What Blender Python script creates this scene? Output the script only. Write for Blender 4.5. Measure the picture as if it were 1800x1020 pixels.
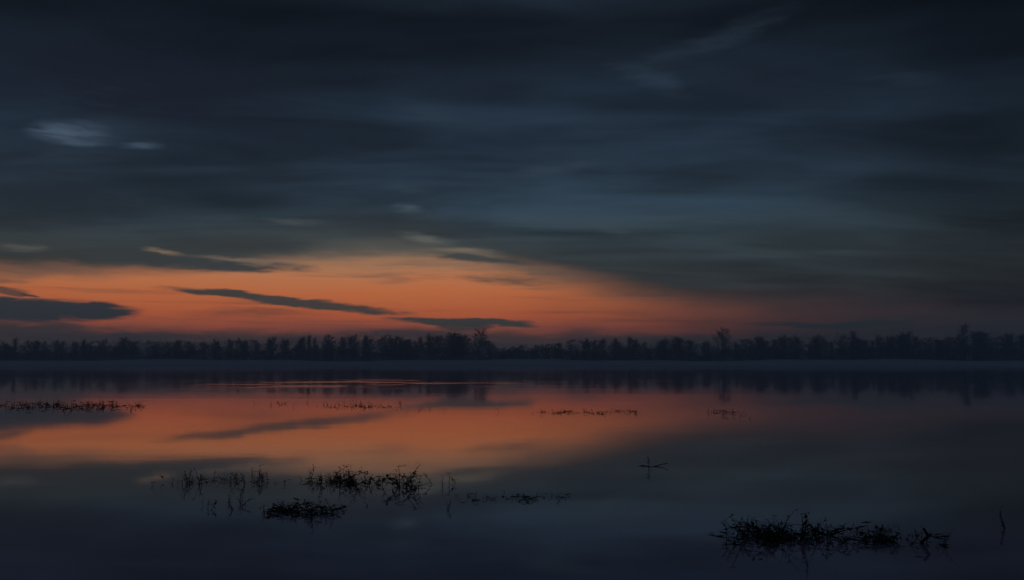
import bpy, math, random
from math import radians as RAD, sin, cos, pi, atan2, asin, sqrt, degrees
from mathutils import Vector, Matrix

for o in list(bpy.data.objects):
    bpy.data.objects.remove(o, do_unlink=True)
SC = bpy.context.scene
COL = SC.collection
rng = random.Random(7)

# ------------------------------------------------------------------ camera
FPX, HORIZON, CAM_H = 1559.0, 639.0, 1.2          # photo pixels (1800 x 1020), metres
TILT = math.atan((HORIZON - 510) / FPX)
cam_d = bpy.data.cameras.new('camera')
cam_d.lens = 36 * FPX / 1800
cam_d.sensor_width = 36
cam_d.clip_start, cam_d.clip_end = 0.05, 6000
cam = bpy.data.objects.new('camera', cam_d)
cam.location = (0, 0, CAM_H)
cam.rotation_euler = (RAD(90) + TILT, 0, 0)
COL.objects.link(cam)
SC.camera = cam

def px_dir(x, y):
    v = Vector(((x - 900) / FPX, 1.0, (510 - y) / FPX))
    v.rotate(Matrix.Rotation(TILT, 3, 'X'))
    return v.normalized()

def azel(x, y):
    d = px_dir(x, y)
    return degrees(atan2(d.x, d.y)), degrees(asin(d.z))

def on_water(x, y):
    d = px_dir(x, y)
    t = CAM_H / -d.z
    return d.x * t, d.y * t

def at_depth(x, y, Y):
    d = px_dir(x, y)
    t = Y / d.y
    return d.x * t, CAM_H + d.z * t

# ------------------------------------------------------------------ render / exposure
SC.render.engine = 'CYCLES'
SC.view_settings.view_transform = 'Standard'
SC.view_settings.look = 'None'
SC.view_settings.exposure = 0
SC.view_settings.gamma = 1
SC.view_settings.use_curve_mapping = False
cy = SC.cycles
cy.use_denoising = True
cy.denoiser = 'OPENIMAGEDENOISE'
cy.use_adaptive_sampling = False
cy.max_bounces = 4
cy.volume_bounces = 2
cy.diffuse_bounces = 2
cy.glossy_bounces = 3
cy.caustics_reflective = False

def lin(r, g, b):
    f = lambda c: (c / 255 / 12.92) if c <= 10.3 else (((c / 255) + 0.055) / 1.055) ** 2.4
    return (f(r), f(g), f(b), 1.0)

# ------------------------------------------------------------------ node helpers
class G:
    """small wrapper that writes shader node graphs"""
    def __init__(self, tree):
        self.t = tree
    def n(self, kind, **kw):
        nd = self.t.nodes.new(kind)
        for k, v in kw.items():
            setattr(nd, k, v)
        return nd
    def put(self, sock, v):
        if v is None:
            return
        if isinstance(v, bpy.types.NodeSocket):
            self.t.links.new(v, sock)
        else:
            sock.default_value = v
    def m(self, op, a, b=None, c=None, clamp=False):
        nd = self.n('ShaderNodeMath', operation=op)
        nd.use_clamp = clamp
        for i, v in enumerate((a, b, c)):
            self.put(nd.inputs[i], v)
        return nd.outputs[0]
    def v(self, op, a, b=None):
        nd = self.n('ShaderNodeVectorMath', operation=op)
        self.put(nd.inputs[0], a)
        self.put(nd.inputs[1], b)
        return nd.outputs[0]
    def xyz(self, x, y, z):
        nd = self.n('ShaderNodeCombineXYZ')
        for i, v in enumerate((x, y, z)):
            self.put(nd.inputs[i], v)
        return nd.outputs[0]
    def sep(self, v):
        nd = self.n('ShaderNodeSeparateXYZ')
        self.put(nd.inputs[0], v)
        return nd.outputs
    def noise(self, vec, scale, detail=3.0, rough=0.5, dist=0.0):
        nd = self.n('ShaderNodeTexNoise')
        self.put(nd.inputs['Vector'], vec)
        nd.inputs['Scale'].default_value = scale
        nd.inputs['Detail'].default_value = detail
        nd.inputs['Roughness'].default_value = rough
        nd.inputs['Distortion'].default_value = dist
        return nd.outputs
    def remap(self, v, a, b, c=0.0, d=1.0, kind='SMOOTHSTEP'):
        nd = self.n('ShaderNodeMapRange', interpolation_type=kind)
        for i, q in enumerate((v, a, b, c, d)):
            self.put(nd.inputs[i], q)
        return nd.outputs[0]
    def mix(self, fac, a, b, mode='MIX'):
        nd = self.n('ShaderNodeMix', data_type='RGBA', blend_type=mode)
        self.put(nd.inputs[0], fac)
        self.put(nd.inputs[6], a)
        self.put(nd.inputs[7], b)
        return nd.outputs[2]
    def ramp(self, fac, stops):
        nd = self.n('ShaderNodeValToRGB')
        self.put(nd.inputs[0], fac)
        cr = nd.color_ramp
        cr.interpolation = 'LINEAR'
        while len(cr.elements) < len(stops):
            cr.elements.new(0.5)
        for e, (p, c) in zip(cr.elements, stops):
            e.position = p
            e.color = c
        return nd.outputs[0]
    def curve(self, val, pts, x0, x1, y0, y1):
        f = self.remap(val, x0, x1, 0.0, 1.0, 'LINEAR')
        nd = self.n('ShaderNodeFloatCurve')
        self.put(nd.inputs[1], f)
        cu = nd.mapping.curves[0]
        P = [((x - x0) / (x1 - x0), (y - y0) / (y1 - y0)) for x, y in pts]
        while len(cu.points) < len(P):
            cu.points.new(0.5, 0.5)
        for q, (x, y) in zip(cu.points, P):
            q.location = (x, y)
        nd.mapping.update()
        return self.remap(nd.outputs[0], 0.0, 1.0, y0, y1, 'LINEAR')

# ------------------------------------------------------------------ world: dusk sky with cloud deck
world = bpy.data.worlds.new('World')
SC.world = world
world.use_nodes = True
world.cycles.sampling_method = 'MANUAL'
world.cycles.sample_map_resolution = 256
wt = world.node_tree
wt.nodes.clear()
g = G(wt)
tc = g.n('ShaderNodeTexCoord')
dirv = tc.outputs['Generated']
dx, dy, dz = g.sep(dirv)
AZ = g.m('MULTIPLY', g.m('ARCTAN2', dx, dy), 180 / pi)
EL = g.m('MULTIPLY', g.m('ABSOLUTE', g.m('ARCSINE', dz)), 180 / pi)
# noise fields: seamless in direction space, drawn out along the horizon
stretch = g.v('MULTIPLY', dirv, (1.0, 1.0, 5.5))
wn = g.noise(stretch, 5.0, 4.0, 0.55)
wfine = g.noise(stretch, 17.0, 4.0, 0.55)
warp = g.v('ADD', g.v('MULTIPLY', g.v('SUBTRACT', wn[1], (0.5, 0.5, 0.5)), (6.0, 1.5, 0.0)),
           g.v('MULTIPLY', g.v('SUBTRACT', wfine[1], (0.5, 0.5, 0.5)), (2.4, 0.55, 0.0)))
RAG = g.remap(g.noise(g.v('MULTIPLY', dirv, (1.0, 1.0, 6.0)), 26.0, 4.0, 0.6, 0.4)[0], .30, .70, .68, 1.3)
P = g.v('ADD', g.xyz(AZ, EL, 0.0), warp)
pa, pe, _ = g.sep(P)
# cloud-plane projection, streaks converge with distance as a real deck does
inv = g.m('DIVIDE', 1.0, g.m('ADD', g.m('ABSOLUTE', dz), 0.10))
plane = g.xyz(g.m('MULTIPLY', dx, inv), g.m('MULTIPLY', dy, inv), 0.0)
mp = g.n('ShaderNodeMapping', vector_type='POINT')
g.put(mp.inputs['Vector'], plane)
mp.inputs['Rotation'].default_value = (0, 0, RAD(-20))
mp.inputs['Scale'].default_value = (0.55, 1.7, 1.0)
deck1 = g.noise(mp.outputs[0], 1.35, 4.0, 0.52, 0.5)[0]
deck2 = g.noise(g.v('ADD', stretch, (3.1, 1.7, 0.4)), 3.6, 4.0, 0.5, 0.3)[0]

# clear band of afterglow along the horizon
ef = g.m('DIVIDE', pe, 30.0)
E = lambda y: azel(900, y)[1] / 30
glow = g.ramp(ef, [(0.0, lin(56, 56, 60)), (E(598), lin(62, 58, 60)), (E(589), lin(84, 64, 62)), (E(579), lin(176, 92, 70)), (E(560), lin(208, 104, 62)),
                   (E(520), lin(212, 118, 68)), (E(490), lin(204, 128, 84)), (E(465), lin(176, 126, 92)),
                   (E(445), lin(120, 108, 94)), (E(415), lin(66, 74, 76)), (E(330), lin(44, 58, 70)), (1.0, lin(22, 32, 44))])
side = g.ramp(ef, [(0.0, lin(42, 42, 48)), (E(560), lin(42, 44, 50)), (E(500), lin(36, 43, 50)), (E(300), lin(30, 42, 54)), (1.0, lin(20, 28, 38))])
gl = g.curve(pa, [(-180, 0), (-70, 0.0), (-45, 0.45), (-32, .86), (-22, 1.0), (-6, 1.0), (3, .80), (9, .48), (14, .18), (22, .04), (35, 0), (180, 0)], -180, 180, 0, 1)
C = g.mix(gl, side, glow)
# thin veils drawn across the afterglow
veil = g.noise(g.v('ADD', g.v('MULTIPLY', dirv, (1.0, 1.0, 22.0)), (0.7, 2.3, 0.1)), 4.2, 5.0, 0.6, 0.5)[0]
C = g.mix(g.remap(veil, .50, .72, 0.0, .50), C, g.mix(gl, lin(40, 43, 50), lin(112, 78, 66)))

# the cloud deck: lower edge rises over the glow, falls to the right
edge_px = [(0, 474), (200, 478), (300, 478), (400, 468), (500, 462), (600, 452), (700, 452), (800, 464), (900, 488), (1000, 508), (1100, 526), (1200, 537), (1450, 541), (1600, 545), (1800, 560)]
pts = [(-180, 6.0), (-60, 6.0)] + [(azel(x, y)[0], azel(x, y)[1]) for x, y in edge_px] + [(45, 3.0), (180, 6.0)]
edge = g.curve(AZ, pts, -180, 180, 0, 10)
rel = g.m('SUBTRACT', pe, edge)
soft = g.remap(AZ, -20.0, -4.0, 0.75, 1.7)
mask = g.remap(rel, -0.55, soft)
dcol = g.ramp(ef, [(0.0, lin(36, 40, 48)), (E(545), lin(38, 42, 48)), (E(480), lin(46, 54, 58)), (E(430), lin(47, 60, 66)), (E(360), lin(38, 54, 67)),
                   (E(260), lin(32, 46, 61)), (E(150), lin(22, 33, 45)), (E(40), lin(11, 17, 25)), (1.0, lin(42, 58, 74))])  # dark at view top as lens falloff; unseen overhead brightened to light the mist
amt = g.curve(AZ, [(-180, .9), (-60, .8), (-32, .66), (-26, .74), (-16, .92), (-4, 1.1), (10, 1.0), (18, .9), (25, .62), (31, .46), (60, .75), (180, .9)], -180, 180, 0, 2)  # lens falloff painted into the deck: darker sides; lifted behind camera for the mist
var = g.m('ADD', g.remap(deck1, 0.32, 0.70, -0.30, 0.34), g.remap(deck2, 0.34, 0.68, -0.24, 0.26))
dmul = g.m('MULTIPLY', amt, g.m('ADD', 1.0, var))
dcol = g.v('SCALE', dcol)
wt.nodes[-1].inputs['Scale'].default_value = 1.0
g.put(wt.nodes[-1].inputs['Scale'], dmul)
warm = g.m('MULTIPLY', gl, g.remap(rel, -0.5, 3.2, .75, 0.0, 'LINEAR'))
dcol = g.mix(warm, dcol, lin(70, 70, 66))
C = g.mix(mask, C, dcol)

# single clouds and rifts: (x0, y0, x1, y1, half thickness, softness, strength, colour), photo pixels -> sky directions
def cloud(C, x0, y0, x1, y1, hw, soft, amount, col):
    a0, e0 = azel(x0, y0)
    a1, e1 = azel(x1, y1)
    L = sqrt((a1 - a0) ** 2 + (e1 - e0) ** 2) / 2
    mp = g.n('ShaderNodeMapping', vector_type='TEXTURE')
    g.put(mp.inputs['Vector'], P)
    mp.inputs['Location'].default_value = ((a0 + a1) / 2, (e0 + e1) / 2, 0)
    mp.inputs['Rotation'].default_value = (0, 0, atan2(e1 - e0, a1 - a0))
    mp.inputs['Scale'].default_value = (L, hw * degrees(1 / FPX), 1)
    gr = g.n('ShaderNodeTexGradient', gradient_type='SPHERICAL')
    g.put(gr.inputs[0], mp.outputs[0])
    f = g.remap(g.m('MULTIPLY', gr.outputs['Fac'], RAG), 0.0, soft, 0.0, amount)
    return g.mix(f, C, lin(*col))

CLOUDS = [
    # broad dull veils in the deck
    (-200, 330, 420, 350, 70, 1.0, .55, (27, 32, 43)), (-200, 120, 620, 150, 130, 1.0, .8, (20, 25, 37)),
    (700, 165, 1010, 140, 30, 1.0, .6, (22, 29, 41)), (1180, 120, 1500, 140, 45, 1.0, .6, (22, 28, 39)),
    (1150, 30, 1700, 20, 60, 1.0, .5, (13, 20, 26)), (400, 330, 900, 420, 40, 1.0, .35, (37, 46, 54)),
    # blue-grey lighter rifts
    (40, 226, 235, 252, 30, 1.0, .85, (78, 95, 114)), (205, 258, 325, 257, 11, 1.0, .8, (62, 78, 95)),
    (0, 285, 250, 268, 12, 1.0, .5, (42, 55, 70)), (60, 215, 330, 240, 36, 1.0, .35, (46, 60, 76)),
    (1000, 150, 1480, -15, 26, 1.0, .45, (40, 53, 68)), (1030, 112, 1250, 172, 22, 1.0, .5, (46, 59, 74)), (1440, 135, 1720, 142, 16, 1.0, .45, (32, 44, 58)),
    (640, 175, 900, 225, 20, 1.0, .5, (42, 56, 70)), (850, 305, 1090, 278, 16, 1.0, .5, (50, 66, 76)),
    (650, 330, 760, 330, 12, 1.0, .4, (52, 66, 76)), (655, 355, 745, 375, 11, 1.0, .75, (70, 84, 92)),
    (450, 383, 590, 398, 12, 1.0, .7, (70, 78, 80)), (1000, 390, 1180, 424, 13, 1.0, .55, (60, 74, 80)),
    (1100, 425, 1400, 440, 16, 1.0, .35, (50, 64, 70)), (1300, 375, 1620, 395, 18, 1.0, .4, (40, 56, 68)),
    (650, 410, 830, 430, 14, 1.0, .7, (104, 106, 98)), (740, 440, 930, 452, 13, 1.0, .75, (128, 116, 100)),
    (1250, 460, 1650, 470, 22, 1.0, .4, (46, 56, 62)), (480, 424, 860, 448, 26, 1.0, .5, (76, 80, 76)),
    (-120, 468, 280, 482, 14, 1.0, .6, (112, 88, 76)), (60, 442, 330, 462, 16, 1.0, .5, (54, 62, 66)),
    (-40, 440, 50, 436, 9, 1.0, .75, (92, 92, 88)), (-40, 462, 130, 470, 10, 1.0, .5, (104, 82, 72)),
    # dark scud above the bright band, sunlit rims
    (215, 430, 330, 448, 6, 1.0, .8, (150, 124, 100)), (300, 446, 560, 470, 10, .9, .8, (138, 118, 98)),
    (190, 455, 560, 471, 13, .7, .95, (52, 60, 64)), (735, 448, 980, 474, 13, .8, .92, (58, 66, 68)),
    (560, 462, 1000, 478, 12, 1.0, .55, (132, 110, 92)), (540, 476, 800, 486, 7, 1.0, .5, (122, 96, 78)), (820, 470, 1080, 496, 14, 1.0, .5, (84, 80, 74)), (760, 488, 1010, 500, 12, 1.0, .75, (88, 76, 66)),
    (600, 490, 760, 500, 9, 1.0, .4, (128, 92, 74)), (860, 512, 1010, 506, 6, 1.0, .4, (110, 84, 68)),
    # clouds lying across the afterglow
    (225, 503, 760, 558, 12, .4, .97, (68, 67, 64)), (270, 508, 480, 528, 10, .6, .7, (66, 66, 62)),
    (-260, 542, 268, 546, 21, .32, 1.0, (50, 56, 62)), (-60, 508, 62, 514, 9, .5, .85, (76, 66, 64)),
    (15, 512, 75, 522, 4, .6, .85, (66, 60, 60)), (-40, 485, 70, 492, 9, .8, .6, (100, 78, 70)),
    (655, 562, 955, 574, 9, .45, .98, (62, 68, 66)), (740, 575, 870, 577, 13, .6, .9, (66, 64, 64)),
    (270, 552, 560, 556, 13, 1.0, .55, (116, 76, 64)), (320, 545, 640, 560, 9, 1.0, .35, (110, 70, 60)),
    (-200, 578, 190, 578, 18, .6, .9, (66, 62, 64)), (-100, 590, 420, 592, 13, .8, .85, (60, 58, 62)),
    (1285, 565, 1660, 574, 8, .5, .9, (36, 46, 53)), (1200, 600, 1900, 600, 26, 1.0, .5, (46, 46, 52)),
    (1020, 545, 1420, 552, 14, 1.0, .45, (112, 72, 62)),
]
for c in CLOUDS:
    C = cloud(C, *c)

sky = g.n('ShaderNodeTexSky', sky_type='NISHITA')
sky.sun_disc = False
sky.sun_elevation = RAD(-4.0)
sky.sun_rotation = RAD(-12.0)
sky.altitude = 100
sky.dust_density = 2.0
bg_sky = g.n('ShaderNodeBackground')
g.put(bg_sky.inputs[0], sky.outputs[0])
bg_sky.inputs[1].default_value = 0.05
bg_cl = g.n('ShaderNodeBackground')
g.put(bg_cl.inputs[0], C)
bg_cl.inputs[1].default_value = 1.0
add = g.n('ShaderNodeAddShader')
wt.links.new(bg_sky.outputs[0], add.inputs[0])
wt.links.new(bg_cl.outputs[0], add.inputs[1])
wo = g.n('ShaderNodeOutputWorld')
wt.links.new(add.outputs[0], wo.inputs[0])
# (the sun has set below the tree line: no sun lamp)

# ------------------------------------------------------------------ object helpers
def mesh_obj(name, verts, faces, mat, parent=None, smooth=False):
    me = bpy.data.meshes.new(name)
    me.from_pydata(verts, [], faces)
    me.update()
    if smooth:
        me.polygons.foreach_set('use_smooth', [True] * len(me.polygons))
    me.materials.append(mat)
    o = bpy.data.objects.new(name, me)
    COL.objects.link(o)
    if parent:
        o.parent = parent
    return o

def tag(o, label=None, cat=None, group=None, kind=None):
    for k, v in (('label', label), ('category', cat), ('group', group), ('kind', kind)):
        if v:
            o[k] = v
    return o

def empty(name, loc=(0, 0, 0)):
    o = bpy.data.objects.new(name, None)
    o.empty_display_size = 0.2
    o.location = loc
    COL.objects.link(o)
    return o

def material(name):
    m = bpy.data.materials.new(name)
    m.use_nodes = True
    m.node_tree.nodes.clear()
    return m, G(m.node_tree)

def surface(name, c0, c1, scale, rough=0.9, detail=4):
    m, q = material(name)
    co = q.n('ShaderNodeTexCoord')
    nz = q.noise(co.outputs['Object'], scale, detail, 0.6)[0]
    info = q.n('ShaderNodeObjectInfo')
    f = q.m('ADD', q.remap(nz, 0.3, 0.7, 0, .7), q.m('MULTIPLY', info.outputs['Random'], 0.3))
    col = q.mix(f, (*c0, 1), (*c1, 1))
    b = q.n('ShaderNodeBsdfPrincipled')
    q.put(b.inputs['Base Color'], col)
    b.inputs['Roughness'].default_value = rough
    b.inputs['Specular IOR Level'].default_value = 0.15
    out = q.n('ShaderNodeOutputMaterial')
    q.t.links.new(b.outputs[0], out.inputs[0])
    return m

M_BARK = surface('bark', (.030, .026, .022), (.055, .048, .040), 0.8)
M_TWIG = surface('twigs', (.035, .030, .024), (.060, .050, .038), 0.5)
M_SOIL = surface('bank_soil', (.035, .032, .024), (.06, .055, .04), 0.05)
M_THICK = surface('thicket', (.022, .024, .017), (.040, .040, .028), 0.2)
M_STEM = surface('weed_stem', (.018, .016, .010), (.035, .030, .018), 12)
M_LEAF = surface('weed_leaf', (.016, .018, .010), (.038, .034, .020), 10)
M_MAT = surface('weed_mat', (.014, .015, .009), (.040, .033, .020), 6)

def volume_mat(name, col, dens, aniso):
    m, q = material(name)
    v = q.n('ShaderNodeVolumePrincipled')
    v.inputs['Color'].default_value = (*col, 1)
    v.inputs['Density'].default_value = dens
    v.inputs['Anisotropy'].default_value = aniso
    out = q.n('ShaderNodeOutputMaterial')
    q.t.links.new(v.outputs[0], out.inputs['Volume'])
    return m

# ------------------------------------------------------------------ water
SHORE = 600.0
mw, q = material('lake_water')
co = q.n('ShaderNodeTexCoord').outputs['Object']
ox, oy, oz = q.sep(co)
def ell(cx, cy_, rx, ry):
    u = q.m('DIVIDE', q.m('SUBTRACT', ox, cx), rx)
    v = q.m('DIVIDE', q.m('SUBTRACT', oy, cy_), ry)
    r = q.m('ADD', q.m('MULTIPLY', u, u), q.m('MULTIPLY', v, v))
    return q.remap(r, 0.15, 1.0, 1.0, 0.0)
# breeze-ruffled patch out on the lake, left of centre
rip = q.m('MAXIMUM', ell(-9.5, 56, 10, 17), q.m('MULTIPLY', ell(-2.5, 52, 4, 8), .8))
rip = q.m('MULTIPLY', rip, q.remap(q.noise(q.v('MULTIPLY', co, (0.13, 0.17, 1)), 1.0, 3, .6)[0], .50, .57))
swell = q.noise(q.v('MULTIPLY', co, (0.30, 0.75, 1)), 1.0, 3, .5)[0]
calm = q.m('MULTIPLY', q.remap(q.noise(q.v('MULTIPLY', co, (0.05, 0.22, 1)), 1.0, 3, .55)[0], .56, .66), q.remap(oy, 14.0, 40.0, 0.0, .16))
rip = q.m('MAXIMUM', rip, q.m('MULTIPLY', calm, q.remap(oy, 70.0, 200.0, 1.0, 0.0)))
fine = q.noise(q.v('MULTIPLY', co, (0.45, 2.2, 1)), 1.0, 4, .6)[0]
patch = q.noise(q.v('MULTIPLY', co, (0.03, 0.08, 1)), 1.0, 3, .5)[0]
near = q.remap(oy, 6.0, 70.0, 1.0, 0.0)
h = q.m('ADD', q.m('MULTIPLY', swell, q.m('MULTIPLY', near, 0.0010)),
        q.m('ADD', q.m('MULTIPLY', fine, q.m('MULTIPLY', rip, 0.020)),
            q.m('MULTIPLY', fine, q.m('MULTIPLY', q.m('MULTIPLY', near, q.remap(patch, .5, .7)), 0.0005))))
bump = q.n('ShaderNodeBump')
bump.inputs['Strength'].default_value = 1.0
bump.inputs['Distance'].default_value = 1.0
q.put(bump.inputs['Height'], h)
b = q.n('ShaderNodeBsdfPrincipled')
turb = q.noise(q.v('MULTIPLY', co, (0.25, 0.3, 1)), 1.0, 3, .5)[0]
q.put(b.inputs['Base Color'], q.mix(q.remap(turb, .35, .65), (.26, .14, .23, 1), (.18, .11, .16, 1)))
b.inputs['IOR'].default_value = 1.333
q.put(b.inputs['Roughness'], q.m('ADD', q.remap(patch, .3, .7, .03, .05), q.m('MULTIPLY', rip, .03)))
q.put(b.inputs['Normal'], bump.outputs[0])
out = q.n('ShaderNodeOutputMaterial')
q.t.links.new(b.outputs[0], out.inputs[0])
water = mesh_obj('lake_water', [(-650, -60, 0), (650, -60, 0), (650, SHORE + 8, 0), (-650, SHORE + 8, 0)], [(0, 1, 2, 3)], mw)
tag(water, 'still lake mirroring the orange and blue dusk sky', 'water', kind='structure')

# ------------------------------------------------------------------ far bank
vs, fs = [], []
xs = [-650 + 10 * i for i in range(131)]
rows = [(-4, -0.9), (0, -0.15), (3, 0.25), (10, 0.55), (40, 0.8), (120, 1.2), (240, 1.5)]
for i, x in enumerate(xs):
    wob = 3.0 * sin(x * .021) + 2.0 * sin(x * .057 + 1) + rng.uniform(-.8, .8)
    for dyy, z in rows:
        vs.append((x, SHORE + dyy + wob * (1 if dyy < 40 else 0), z + (rng.uniform(-.08, .12) if dyy > 2 else 0)))
nr = len(rows)
for i in range(len(xs) - 1):
    for j in range(nr - 1):
        a = i * nr + j
        fs.append((a, a + nr, a + nr + 1, a + 1))
bank = mesh_obj('far_bank', vs, fs, M_SOIL, smooth=True)
tag(bank, 'low dark far bank of the lake below the trees', 'bank', kind='structure')

# ------------------------------------------------------------------ trees
def tube(vs, fs, pts, rad, n=5):
    base = len(vs)
    for i, p in enumerate(pts):
        d = (pts[min(i + 1, len(pts) - 1)] - pts[max(i - 1, 0)]).normalized()
        a = d.cross(Vector((0.3, 1, 0.1))).normalized()
        c = d.cross(a)
        for k in range(n):
            t = 2 * pi * k / n
            vs.append(tuple(p + (a * cos(t) + c * sin(t)) * rad[i]))
    for i in range(len(pts) - 1):
        for k in range(n):
            k2 = (k + 1) % n
            fs.append((base + i * n + k, base + i * n + k2, base + (i + 1) * n + k2, base + (i + 1) * n + k))
    fs.append(tuple(base + (len(pts) - 1) * n + k for k in range(n)))

def sliver(vs, fs, p, d, L, w, r):
    """one twig: a thin three-sided spike"""
    d = d.normalized()
    a = d.cross(Vector((r.uniform(-1, 1), r.uniform(-1, 1), r.uniform(-1, 1)))).normalized() * w
    c = d.cross(a)
    b0 = len(vs)
    vs += [tuple(p + a), tuple(p - a * .5 + c * .8), tuple(p - a * .5 - c * .8), tuple(p + d * L + a * .2)]
    fs += [(b0, b0 + 1, b0 + 3), (b0 + 1, b0 + 2, b0 + 3), (b0 + 2, b0, b0 + 3)]

def clump_leaf(vs, fs, p, s, r):
    n = Vector((r.gauss(0, 1), r.gauss(0, 1), r.gauss(0, 1))).normalized()
    a = n.cross(Vector((0.2, 0.3, 1))).normalized() * s
    c = n.cross(a.normalized()) * s * r.uniform(.35, .7)
    b0 = len(vs)
    vs += [tuple(p - a), tuple(p - c * .8 + n * s * .15), tuple(p + a), tuple(p + c)]
    fs += [(b0, b0 + 1, b0 + 2), (b0, b0 + 2, b0 + 3)]

def make_tree(seed, H, spread, up, low, nl, leafy):
    """a tree of height H; returns (trunk data, crown data)"""
    r = random.Random(seed)
    tv, tf, cv, cf = [], [], [], []
    n = 9
    pts, x, y = [], 0, 0
    for i in range(n):
        t = i / (n - 1)
        pts.append(Vector((x, y, -0.6 + t * (H * .93 + .6))))
        x += r.uniform(-.25, .25) * H / 20
        y += r.uniform(-.25, .25) * H / 20
    tube(tv, tf, pts, [H * .018 * (1 - .93 * i / (n - 1)) * (1.35 if i == 0 else 1) for i in range(n)], 7)
    for k in range(nl):
        t = low + (1 - low) * ((k + r.random()) / nl) ** 1.0
        f = t * (n - 1)
        i0 = min(int(f), n - 2)
        p0 = pts[i0].lerp(pts[i0 + 1], f - i0)
        ang = k * 2.4 + r.uniform(-.5, .5)
        L = H * spread * (1.05 - .72 * ((t - low) / (1 - low))) * r.uniform(.65, 1.15)
        d = Vector((cos(ang), sin(ang), up * r.uniform(.6, 1.4)))
        d.normalize()
        lp, dd = [p0], d.copy()
        for s in range(4):
            dd = (dd + Vector((r.uniform(-.25, .25), r.uniform(-.25, .25), r.uniform(-.05, .22)))).normalized()
            lp.append(lp[-1] + dd * L / 4)
        r0 = H * .0065 * (1.1 - .7 * t)
        tube(tv, tf, lp, [r0 * (1 - .2 * s) for s in range(5)], 4)
        for s in range(16):
            u = r.uniform(.2, 1.0) * 4
            j = min(int(u), 3)
            pp = lp[j].lerp(lp[j + 1], u - j)
            td = (lp[j + 1] - lp[j]).normalized() + Vector((r.gauss(0, .7), r.gauss(0, .7), r.gauss(.35, .5)))
            TL = H * r.uniform(.05, .12)
            sliver(cv, cf, pp, td, TL, .035, r)
            for w in range(4):
                q0 = pp + td.normalized() * TL * r.uniform(.3, 1)
                sliver(cv, cf, q0, td + Vector((r.gauss(0, .9), r.gauss(0, .9), r.gauss(.3, .6))), TL * r.uniform(.4, .8), .022, r)
            for w in range(leafy):
                q0 = pp + td.normalized() * TL * r.uniform(.2, 1.2) + Vector((r.gauss(0, .4), r.gauss(0, .4), r.gauss(0, .4)))
                clump_leaf(cv, cf, q0, r.uniform(.12, .30), r)
    return tv, tf, cv, cf

#            H     spread up   low  limbs leafy
KINDS = {'landmark': [(18, .44, .6, .2, 36, 2)],
         'spreading': [(18, .34, .75, .16, 26, 3), (18, .38, .6, .18, 28, 2)],
         'columnar': [(22, .20, 1.7, .10, 34, 2), (22, .24, 1.5, .12, 34, 2)],
         'ragged': [(16, .32, 1.0, .12, 24, 2), (16, .28, 1.2, .14, 26, 3), (17, .34, .9, .1, 28, 3), (15, .38, .8, .08, 30, 4)]}
PROTO = {}
for kname, lst in KINDS.items():
    PROTO[kname] = []
    for i, prm in enumerate(lst):
        tv, tf, cv, cf = make_tree(100 + 17 * len(PROTO) + i, *prm)
        tm = bpy.data.meshes.new('trunk'); tm.from_pydata(tv, [], tf); tm.materials.append(M_BARK)
        tm.polygons.foreach_set('use_smooth', [True] * len(tm.polygons))
        cm = bpy.data.meshes.new('crown'); cm.from_pydata(cv, [], cf); cm.materials.append(M_TWIG)
        top = max(max(v[2] for v in cv), max(v[2] for v in tv))
        PROTO[kname].append((tm, cm, top))

def plant_tree(kind, x, y, zbase, ztop, label, group=None, wide=1.0):
    tm, cm, top = rng.choice(PROTO[kind])
    root = empty({'landmark': 'spreading_tree', 'spreading': 'spreading_tree', 'columnar': 'tall_narrow_tree', 'ragged': 'bare_tree'}[kind], (x, y, zbase))
    s = (ztop - zbase) / top
    root.scale = (s * wide, s * wide, s)
    root.rotation_euler = (RAD(rng.uniform(-3, 3)), RAD(rng.uniform(-3, 3)), rng.uniform(0, 2 * pi))
    for nm, me in (('trunk', tm), ('crown', cm)):
        c = bpy.data.objects.new(nm, me)
        c.parent = root
        COL.objects.link(c)
    tag(root, label, 'tree', group)
    return root

PROFILE = [(-250, 596), (0, 597), (100, 600), (200, 597), (300, 597), (400, 597), (480, 593), (540, 590), (600, 588), (640, 588), (700, 590), (760, 589),
           (800, 586), (835, 586), (868, 600), (885, 613), (920, 608), (1000, 601), (1050, 598), (1100, 594), (1150, 597), (1200, 594), (1228, 600), (1300, 602),
           (1320, 593), (1400, 591), (1450, 589), (1500, 583), (1550, 590), (1580, 585), (1600, 587), (1640, 597), (1670, 590), (1720, 580), (1760, 584), (1800, 581), (2050, 584)]
def prof(x):
    for (a, b), (c, d) in zip(PROFILE, PROFILE[1:]):
        if a <= x <= c:
            return b + (d - b) * (x - a) / (c - a) - 4
    return 590

ZONES = [(-400, 250, 'bare tree on the misty far shore under the flat dark cloud at left'),
         (250, 480, 'bare tree on the far shore between left cloud and brightest glow'),
         (480, 700, 'bare tree on the misty far shore under the brightest orange glow'),
         (700, 822, 'bare tree crowded on the left of the tall tree under the lens cloud'),
         (822, 1010, 'low hazy tree just right of the tall tree under the lens cloud'),
         (1010, 1228, 'hazy tree on the far shore left of the lone round-topped tree'),
         (1228, 1420, 'dark tree on the far shore just right of the lone round-topped tree'),
         (1420, 1640, 'dark tree on the far shore under the thin grey cloud at right'),
         (1640, 2300, 'dark tree in the tallest stand at the right end of the far shore')]
def zone(x):
    for i, (a, b, s) in enumerate(ZONES):
        if a <= x < b:
            return s, 'far shore trees, stretch %d from the left' % (i + 1)
    return ZONES[-1][2], 'far shore trees, stretch 9 from the left'

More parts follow.
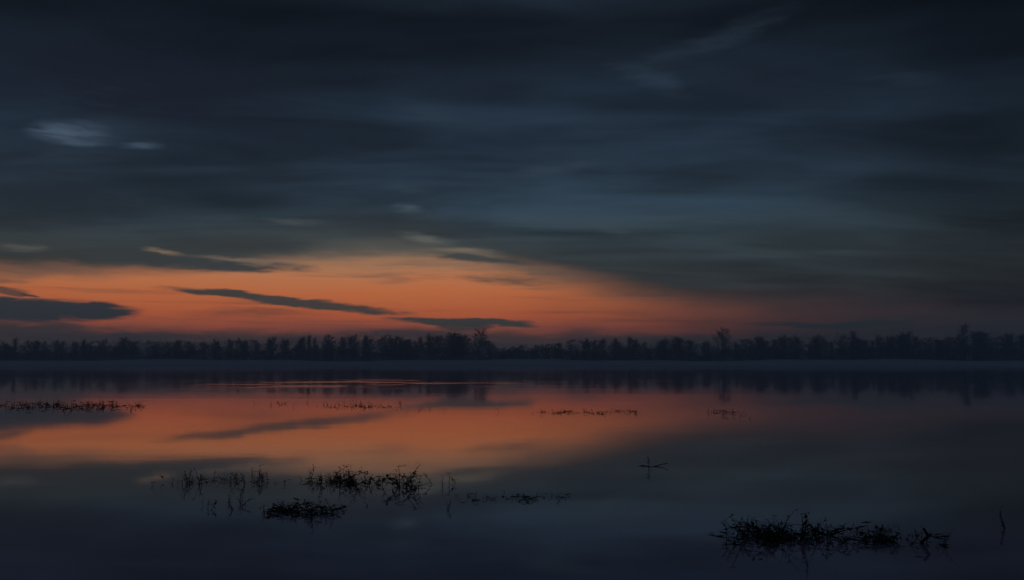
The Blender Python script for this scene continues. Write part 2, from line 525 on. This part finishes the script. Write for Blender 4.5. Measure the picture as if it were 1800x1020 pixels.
LOOK = {'ragged': 'ragged', 'columnar': 'narrow', 'spreading': 'broad-crowned'}
special = []
def special_tree(kind, px, py, Y, label, wide=1.0):
    x, zt = at_depth(px, py, Y)
    plant_tree(kind, x, Y, .5, zt, label, 'landmark trees of the far shore', wide)
    special.append(px)
special_tree('landmark', 842, 574, 612, 'tall broad tree under the dark lens cloud, tallest of its stretch', 1.15)
special_tree('landmark', 1266, 573, 610, 'lone round-topped tree standing clear above its neighbours right of centre', 1.15)
special_tree('columnar', 1692, 564, 612, 'tallest dark narrow tree near the right edge of the far shore', 1.3)
special_tree('columnar', 1497, 578, 612, 'narrow tree rising above its neighbours under the right grey cloud', 1.2)
special_tree('columnar', 545, 586, 614, 'narrow tree standing up below the left end of the brightest glow', 1.2)

px = -190.0
while px < 1990:
    Y = 612 + rng.uniform(-3, 16)
    top = prof(px) + rng.choice([0, 0, 1, 2, 4, 7, 11, 16]) + rng.uniform(-3, 3)
    x, zt = at_depth(px, top, Y)
    kind = rng.choices(['ragged', 'columnar', 'spreading'], [6, 2, 4])[0]
    if all(abs(px - s) > 9 for s in special):
        lab, grp = zone(px)
        plant_tree(kind, x, Y, .5, zt, LOOK[kind] + ' ' + lab, grp, rng.uniform(1.0, 1.6))
    px += rng.choice([4, 6, 9, 13, 19, 24])
# a second, hazier row well behind
px = -230.0
while px < 2030:
    Y = 700 + rng.uniform(-20, 45)
    top = prof(px) + rng.uniform(2, 12)
    x, zt = at_depth(px, top, Y)
    lab, grp = zone(px)
    plant_tree(rng.choice(['ragged', 'spreading', 'columnar']), x, Y, .9, zt, 'faint ' + lab, grp + ', back row', rng.uniform(1.1, 1.7))
    px += rng.uniform(17, 28)

# undergrowth along the bank: one tangled mass
vs, fs = [], []
r2 = random.Random(5)
for i in range(80000):
    x = r2.uniform(-440, 440)
    y = 606 + abs(r2.gauss(0, 7))
    hmax = 10.0 + 2.2 * sin(x * .083) + 1.6 * sin(x * .217 + 2) + 1.2 * sin(x * .51 + 1)
    z = .3 + hmax * (r2.random() ** 1.15)
    if r2.random() < .25:
        sliver(vs, fs, Vector((x, y, max(.2, z - 1))), Vector((r2.gauss(0, .25), r2.gauss(0, .25), 1)), r2.uniform(1.2, 3.0), .06, r2)
    else:
        clump_leaf(vs, fs, Vector((x, y, z)), r2.uniform(.35, .8), r2)
thicket = mesh_obj('bank_undergrowth', vs, fs, M_THICK)
r2 = random.Random(6)
vs2, fs2 = [], []
for i in range(70000):
    x = r2.uniform(-560, 560)
    y = 655 + r2.gauss(0, 14)
    base = 638 - prof((x / 655) * FPX + 900)
    hmax = base / FPX * 655 * (.80 + .12 * sin(x * .11 + 1) + .10 * sin(x * .29) + .08 * sin(x * .63 + 2) + .10 * sin(x * 1.3))
    z = .3 + hmax * (r2.random() ** .9)
    if r2.random() < .45:
        sliver(vs2, fs2, Vector((x, y, max(.2, z - 1))), Vector((r2.gauss(0, .2), r2.gauss(0, .2), 1)), r2.uniform(1.5, 4.0), .05, r2)
    else:
        clump_leaf(vs2, fs2, Vector((x, y, z)), r2.uniform(.25, .6), r2)
wood = mesh_obj('far_woodland', vs2, fs2, M_THICK)
tag(wood, 'hazy mass of bare woodland standing behind the shoreline trees', 'woodland', kind='stuff')
tag(thicket, 'dark tangled undergrowth along the far bank below the trees', 'undergrowth', kind='stuff')

# ------------------------------------------------------------------ emergent water weeds
def weed_mesh(seed, kind):
    """one weed about 1 m high (scaled when placed): returns stem and leaf geometry"""
    r = random.Random(seed)
    sv, sf, lv, lf = [], [], [], []
    def stalk(p, d, L, w, depth, bend):
        pts, dd = [p], d.normalized()
        n = 5
        for i in range(n):
            dd = (dd + Vector((r.gauss(0, .22), r.gauss(0, .22), bend + r.gauss(0, .12)))).normalized()
            pts.append(pts[-1] + dd * L / n)
        tube(sv, sf, pts, [w * (1 - .14 * i) for i in range(n + 1)], 4)
        for i in range(1, n + 1):
            if depth and r.random() < .75:
                sd = Vector((r.gauss(0, 1), r.gauss(0, 1), r.uniform(-.2, .9)))
                stalk(pts[i], sd, L * r.uniform(.25, .45), w * .6, depth - 1, bend * .6)
            for q_ in range(2):
                if r.random() < .8:
                    leaf(pts[i], Vector((r.gauss(0, 1), r.gauss(0, 1), r.uniform(-.5, .8))), L * r.uniform(.10, .24))
    def leaf(p, d, L):
        d = d.normalized()
        a = d.cross(Vector((r.uniform(-.3, .3), r.uniform(-.3, .3), 1))).normalized() * L * .22
        b0 = len(lv)
        mid = p + d * L * .5 + Vector((0, 0, L * .08))
        tip = p + d * L - Vector((0, 0, L * r.uniform(0, .25)))
        lv.extend([tuple(p), tuple(mid - a), tuple(tip), tuple(mid + a)])
        lf.extend([(b0, b0 + 1, b0 + 3), (b0 + 1, b0 + 2, b0 + 3)])
    if kind == 'upright':
        stalk(Vector((0, 0, -.15)), Vector((r.uniform(-.15, .15), r.uniform(-.15, .15), 1)), 1.15, .028, 1, .03)
    elif kind == 'bent':
        stalk(Vector((0, 0, -.15)), Vector((r.choice((-1, 1)) * .5, r.uniform(-.3, .3), 1)), 1.5, .030, 1, -.20)
    elif kind == 'tuft':
        for k in range(7):
            a = r.uniform(0, 2 * pi)
            stalk(Vector((.1 * cos(a), .1 * sin(a), -.15)), Vector((cos(a) * .6, sin(a) * .6, 1)), r.uniform(.6, 1.1), .020, 0, -.06)
    elif kind == 'reed':
        for k in range(3):
            a = r.uniform(0, 2 * pi)
            stalk(Vector((.05 * cos(a), .05 * sin(a), -.15)), Vector((r.gauss(0, .12), r.gauss(0, .12), 1)), r.uniform(.7, 1.15), .017, 0, .02)
    elif kind == 'sprawl':
        for k in range(4):
            a = r.uniform(-.5, .5) + pi * (k % 2)
            stalk(Vector((0, 0, -.05)), Vector((cos(a), sin(a) * .6, .45)), r.uniform(.8, 1.4), .026, 1, -.05)
    return sv, sf, lv, lf

WEEDS = {}
for kind, cnt in (('upright', 4), ('bent', 4), ('tuft', 3), ('reed', 3), ('sprawl', 3)):
    WEEDS[kind] = []
    for i in range(cnt):
        sv, sf, lv, lf = weed_mesh(31 * len(WEEDS) + i, kind)
        sm = bpy.data.meshes.new('stem'); sm.from_pydata(sv, [], sf); sm.materials.append(M_STEM)
        lm = bpy.data.meshes.new('leaves'); lm.from_pydata(lv, [], lf); lm.materials.append(M_LEAF)
        wm = bpy.data.meshes.new('sprig')
        off = len(sv)
        wm.from_pydata(sv + lv, [], sf + [tuple(i_ + off for i_ in f) for f in lf])
        wm.materials.append(M_STEM)
        WEEDS[kind].append((sm, lm, wm))
NAMES = {'upright': 'upright_weed', 'bent': 'bent_weed', 'tuft': 'weed_tuft', 'reed': 'thin_reed', 'sprawl': 'sprawling_weed'}

def weed(kind, px, py, hpx, label, group=None, parts=True, rot=None, cat='water plant'):
    """a weed standing in the water at photo pixel (px, py), hpx photo pixels tall"""
    x, y = on_water(px, py)
    s = hpx / FPX * y
    sm, lm, wm = rng.choice(WEEDS[kind])
    rz = rng.uniform(0, 2 * pi) if rot is None else rot
    if parts:
        o = empty(NAMES[kind], (x, y, 0))
        for nm, me in (('stem', sm), ('leaves', lm)):
            if len(me.vertices):
                c = bpy.data.objects.new(nm, me)
                c.parent = o
                COL.objects.link(c)
    else:
        o = bpy.data.objects.new('weed_sprig', wm)
        o.location = (x, y, 0)
        COL.objects.link(o)
    o.scale = (s, s, s)
    o.rotation_euler = (0, 0, rz)
    tag(o, label, cat, group)
    return o

def patch_mat(name, x0, x1, y0, y1, n, size, zmax, label, r):
    """floating tangle of leaves and bits: one mass"""
    vs, fs = [], []
    for i in range(n):
        u = r.betavariate(1.6, 1.6)
        v = min(1, max(0, r.gauss(.5, .22)))
        px_, py_ = x0 + (x1 - x0) * u, y0 + (y1 - y0) * v
        x, y = on_water(px_, py_)
        s = size / FPX * y * r.uniform(.4, 1.2)
        p = Vector((x, y, r.random() ** 2 * zmax / FPX * y + .004))
        if r.random() < .55:
            a = r.uniform(0, pi)
            d = Vector((cos(a), sin(a), r.uniform(-.12, .2))) * s
            w = Vector((-sin(a), cos(a), r.uniform(-.3, .3))) * s * .28
            b0 = len(vs)
            vs += [tuple(p - d), tuple(p - w), tuple(p + d), tuple(p + w)]
            fs += [(b0, b0 + 1, b0 + 2, b0 + 3)]
        else:
            sliver(vs, fs, Vector((x, y, -.01)), Vector((r.gauss(0, .5), r.gauss(0, .4), 1)), s * r.uniform(.8, 2), s * .07, r)
    o = mesh_obj(name, vs, fs, M_MAT)
    tag(o, label, 'floating weed', kind='stuff')
    return o

r3 = random.Random(11)
def scatter(n, x0, x1, y0, y1, h0, h1, kinds, label, group, parts, shape=(1.3, 1.3), slope=0.0):
    cs = [(r3.betavariate(*shape), r3.uniform(.02, .10)) for _ in range(max(2, n // 5))]
    for i in range(n):
        cu, cw = r3.choice(cs)
        u = min(1, max(0, r3.gauss(cu, cw))) if r3.random() < .75 else r3.betavariate(*shape)
        x = x0 + (x1 - x0) * u
        y = y0 + (y1 - y0) * r3.random() + slope * (u - .5)
        kd = r3.choice(kinds)
        adj = {'upright': 'upright', 'bent': 'bent-over', 'tuft': 'bushy', 'reed': 'thin', 'sprawl': 'sprawling'}[kd]
        weed(kd, x, y, r3.uniform(h0, h1), adj + ' ' + label, group, parts)

# far strips out on the lake
patch_mat('floating_weed_bed', -60, 255, 707, 722, 420, 8, 5, 'dark floating weed bed at the left edge of the lake', r3)
scatter(26, 95, 250, 711, 719, 4, 10, ['upright', 'tuft', 'bent', 'sprawl'], 'tiny dark sprig on the weed bed at the left edge', 'sprigs of the left weed bed', False, (1.4, 1.2))
patch_mat('floating_weed_bed', 560, 700, 711, 719, 90, 6, 4, 'thin dark weed strip in the orange reflection left of centre', r3)
scatter(34, 420, 705, 707, 716, 4, 9, ['upright', 'tuft', 'bent'], 'tiny dark sprig in the weed row across the orange reflection left of centre', 'sprigs of the middle-left row', False, (1.8, 1.1))
scatter(8, 715, 785, 718, 724, 4, 7, ['upright', 'bent'], 'tiny sprig in the short row trailing right of the middle-left strip', 'sprigs of the short trailing row', False)
weed('bent', 877, 725, 9, 'tiny lone sprig in the middle of the bright reflection', None, False)
patch_mat('floating_weed_bed', 930, 1140, 723, 729, 110, 5, 3, 'thin dark weed strip below the glow right of centre', r3)
scatter(34, 930, 1140, 723, 728, 4, 10, ['upright', 'tuft', 'bent', 'sprawl'], 'tiny dark sprig in the weed row right of centre', 'sprigs of the middle-right row', False)
scatter(12, 1195, 1360, 723, 737, 3, 7, ['sprawl', 'bent'], 'tiny faint sprig in the sparse weeds on the right of the lake', 'sprigs of the sparse right row', False)
patch_mat('floating_weed_bed', 1240, 1300, 723, 727, 60, 6, 3, 'short dark weed strip on the right of the lake', r3)

# the clump below the end of the orange reflection
patch_mat('floating_weed_bed', 530, 740, 836, 862, 230, 9, 9, 'dark tangled weed bed in the middle clump below the orange reflection', r3)
scatter(30, 530, 735, 840, 860, 14, 32, ['upright', 'tuft', 'bent', 'reed', 'sprawl'], 'leafy dark weed in the middle clump below the orange reflection', 'weeds of the middle clump', True, (1.2, 1.2))
scatter(10, 690, 740, 846, 864, 22, 38, ['bent', 'upright'], 'crooked weed at the right end of the middle clump', 'crooked weeds at the middle clump\'s end', True)
for i, (x, y, h_) in enumerate([(762, 852, 24), (776, 854, 18), (790, 852, 20), (803, 850, 16)]):
    weed(['bent', 'upright', 'upright', 'bent'][i], x, y, h_, ['curled weed standing alone right of the middle clump', 'small weed beside the curled one right of the middle clump',
         'knobbly weed second from the right end of the middle clump', 'outermost weed at the far right of the middle clump'][i], 'loose weeds right of the middle clump')
weed('reed', 627, 862, 42, 'tall thin reed sticking out above the middle clump', 'loose weeds right of the middle clump')
scatter(20, 255, 470, 838, 852, 10, 26, ['upright', 'tuft', 'reed'], 'dim weed in the sparse row left of the middle clump', 'weeds of the sparse left row', True, (1.8, 1.2))
for x, h_ in ((333, 32), (352, 36), (431, 28)):
    weed('reed', x, 852, h_, {333: 'leftmost thin upright reed in the sparse left row', 352: 'tall thin upright reed second from the left in the sparse row', 431: 'upright reed at the right end of the sparse left row'}[x], 'reeds of the sparse left row')
patch_mat('floating_weed_bed', 250, 520, 840, 858, 90, 7, 4, 'thin floating weed bed left of the middle clump', r3)
# the brownish heap nearer the camera
patch_mat('floating_weed_bed', 455, 610, 888, 914, 330, 10, 10, 'brown heap of weed in the dark water below the middle clump', r3)
scatter(16, 440, 605, 893, 911, 14, 30, ['tuft', 'sprawl', 'upright'], 'weed growing out of the brown heap below the middle clump', 'weeds of the brown heap', True)
scatter(10, 345, 450, 880, 900, 10, 24, ['upright', 'reed', 'bent'], 'dim weed in dark water left of the brown heap', 'dim weeds left of the brown heap', True)
patch_mat('floating_weed_bed', 800, 1010, 866, 886, 80, 9, 3, 'faint floating weed line right of the middle clump', r3)
scatter(9, 860, 1000, 872, 886, 6, 12, ['sprawl', 'bent'], 'faint sprig on the floating weed line right of the middle clump', 'sprigs of the faint floating line', False)
weed('reed', 787, 897, 22, 'dark stub standing in the water below the middle clump', 'single stubs')
# lone twig
weed('upright', 1141, 824, 24, 'short upright stub of the lone twig right of centre', 'single stubs')

# right foreground clump
patch_mat('floating_weed_bed', 1240, 1680, 926, 972, 420, 12, 10, 'black weed bed in the right foreground clump', r3)
scatter(34, 1255, 1460, 932, 960, 22, 48, ['upright', 'tuft', 'bent', 'sprawl', 'reed'], 'black weed in the right foreground clump', 'weeds of the right foreground clump', True)
scatter(16, 1440, 1640, 938, 966, 14, 34, ['bent', 'tuft', 'sprawl'], 'low weed in the right tail of the right foreground clump', 'weeds of the right clump\'s tail', True)
for x, y, h_, lab in ((1372, 950, 62, 'tall thin reed on the left of the right foreground clump'), (1407, 952, 72, 'tallest reed in the middle of the right foreground clump'),
                      (1437, 950, 48, 'upright reed right of the tallest one in the foreground clump')):
    weed('reed', x, y, h_, lab, 'tall reeds of the right clump')
weed('reed', 1661, 962, 36, 'short thin reed near the right edge beside the dark stake', 'tall reeds of the right clump')
weed('reed', 1766, 930, 42, 'faint lone reed at the right edge of the water', 'tall reeds of the right clump')

def stick(name, pts_px, y_base, rad_px, label):
    """a bare stick traced at one distance: points (px, py above the water line)"""
    X, Y = on_water(pts_px[0][0], y_base)
    pts = []
    for k, (a, b_) in enumerate(pts_px):
        pts.append(Vector(((a - 900) / FPX * Y, Y + .05 * sin(k * 2.1), (y_base - b_) / FPX * Y)))
    vs, fs = [], []
    tube(vs, fs, pts, [rad_px / FPX * Y * (1 - .1 * k) for k in range(len(pts))], 6)
    o = mesh_obj(name, vs, fs, M_STEM, smooth=True)
    tag(o, label, 'stick')
    return o
stick('dark_stake', [(1611, 972), (1612, 955), (1613, 942), (1610, 930)], 957, 3.2, 'leaning dark stake in the water at the right of the foreground clump')
stick('drifting_twig', [(1112, 822), (1128, 819.5), (1142, 820.5), (1152, 819), (1163, 817), (1169, 814)], 820, 1.1, 'thin twig lying on open water right of centre')

# ------------------------------------------------------------------ mist and air
def lens_bank(name, x0, x1, y0, y1, H, n=60, m=10, seed=1):
    r = random.Random(seed)
    ph = [r.uniform(0, 6) for _ in range(4)]
    vs, fs = [], []
    for i in range(n + 1):
        u = i / n
        x = x0 + (x1 - x0) * u
        end = max(.02, min(1, min(u, 1 - u) * 9)) ** .5
        hh = H * end * (1 + .16 * sin(x * .031 + ph[0]) + .10 * sin(x * .083 + ph[1]) + .05 * sin(x * .19 + ph[2]))
        for j in range(m + 1):
            t = pi * j / m
            vs.append((x, (y0 + y1) / 2 - cos(t) * (y1 - y0) / 2, .03 + hh * sin(t) ** 1.4))
    w = m + 1
    for i in range(n):
        for j in range(m):
            a = i * w + j
            fs.append((a + w, a + w + 1, a + 1, a))
        a = i * w
        fs.append((a + w + m, a + w, a, a + m))
    fs.append(tuple(range(0, m + 1)))
    fs.append(tuple(range(n * w + m, n * w - 1, -1)))
    return vs, fs
for k, (args, dens, an, lab) in enumerate((
        ((-560, 560, 500, 603, 1.9, 90, 12, 3), .045, .25, 'pale low mist lying on the water along the far shore'),
        ((-560, 560, 480, 604, 3.3, 90, 12, 4), .030, .35, 'thinner mist layer above the low mist at the far shore'),
        ((-590, 590, 597, 760, 15.0, 90, 14, 5), .0110, .35, 'thin blue mist hanging between the trees of the far shore'))):
    vs, fs = lens_bank('mist_bank', *args)
    if k == 2:
        vs = [(x, y, z - .8) for x, y, z in vs]
    o = mesh_obj('mist_bank', vs, fs, volume_mat('mist', (.92, .96, 1.0), dens, an))
    tag(o, lab, 'mist', kind='stuff')

M_HAZE = volume_mat('haze', (.72, .88, 1.0), 0.0010, 0.4)
hx, hy0, hy1, hz0, hz1 = 690, -100, 880, -2.0, 36.0
hv = [(sx * hx, y, z) for z in (hz0, hz1) for sx, y in ((-1, hy0), (1, hy0), (1, hy1), (-1, hy1))]
hf = [(3, 2, 1, 0), (4, 5, 6, 7), (0, 1, 5, 4), (1, 2, 6, 5), (2, 3, 7, 6), (3, 0, 4, 7)]
hz = mesh_obj('haze', hv, hf, M_HAZE)
tag(hz, 'thin evening haze over the lake and far shore', 'haze', kind='stuff')
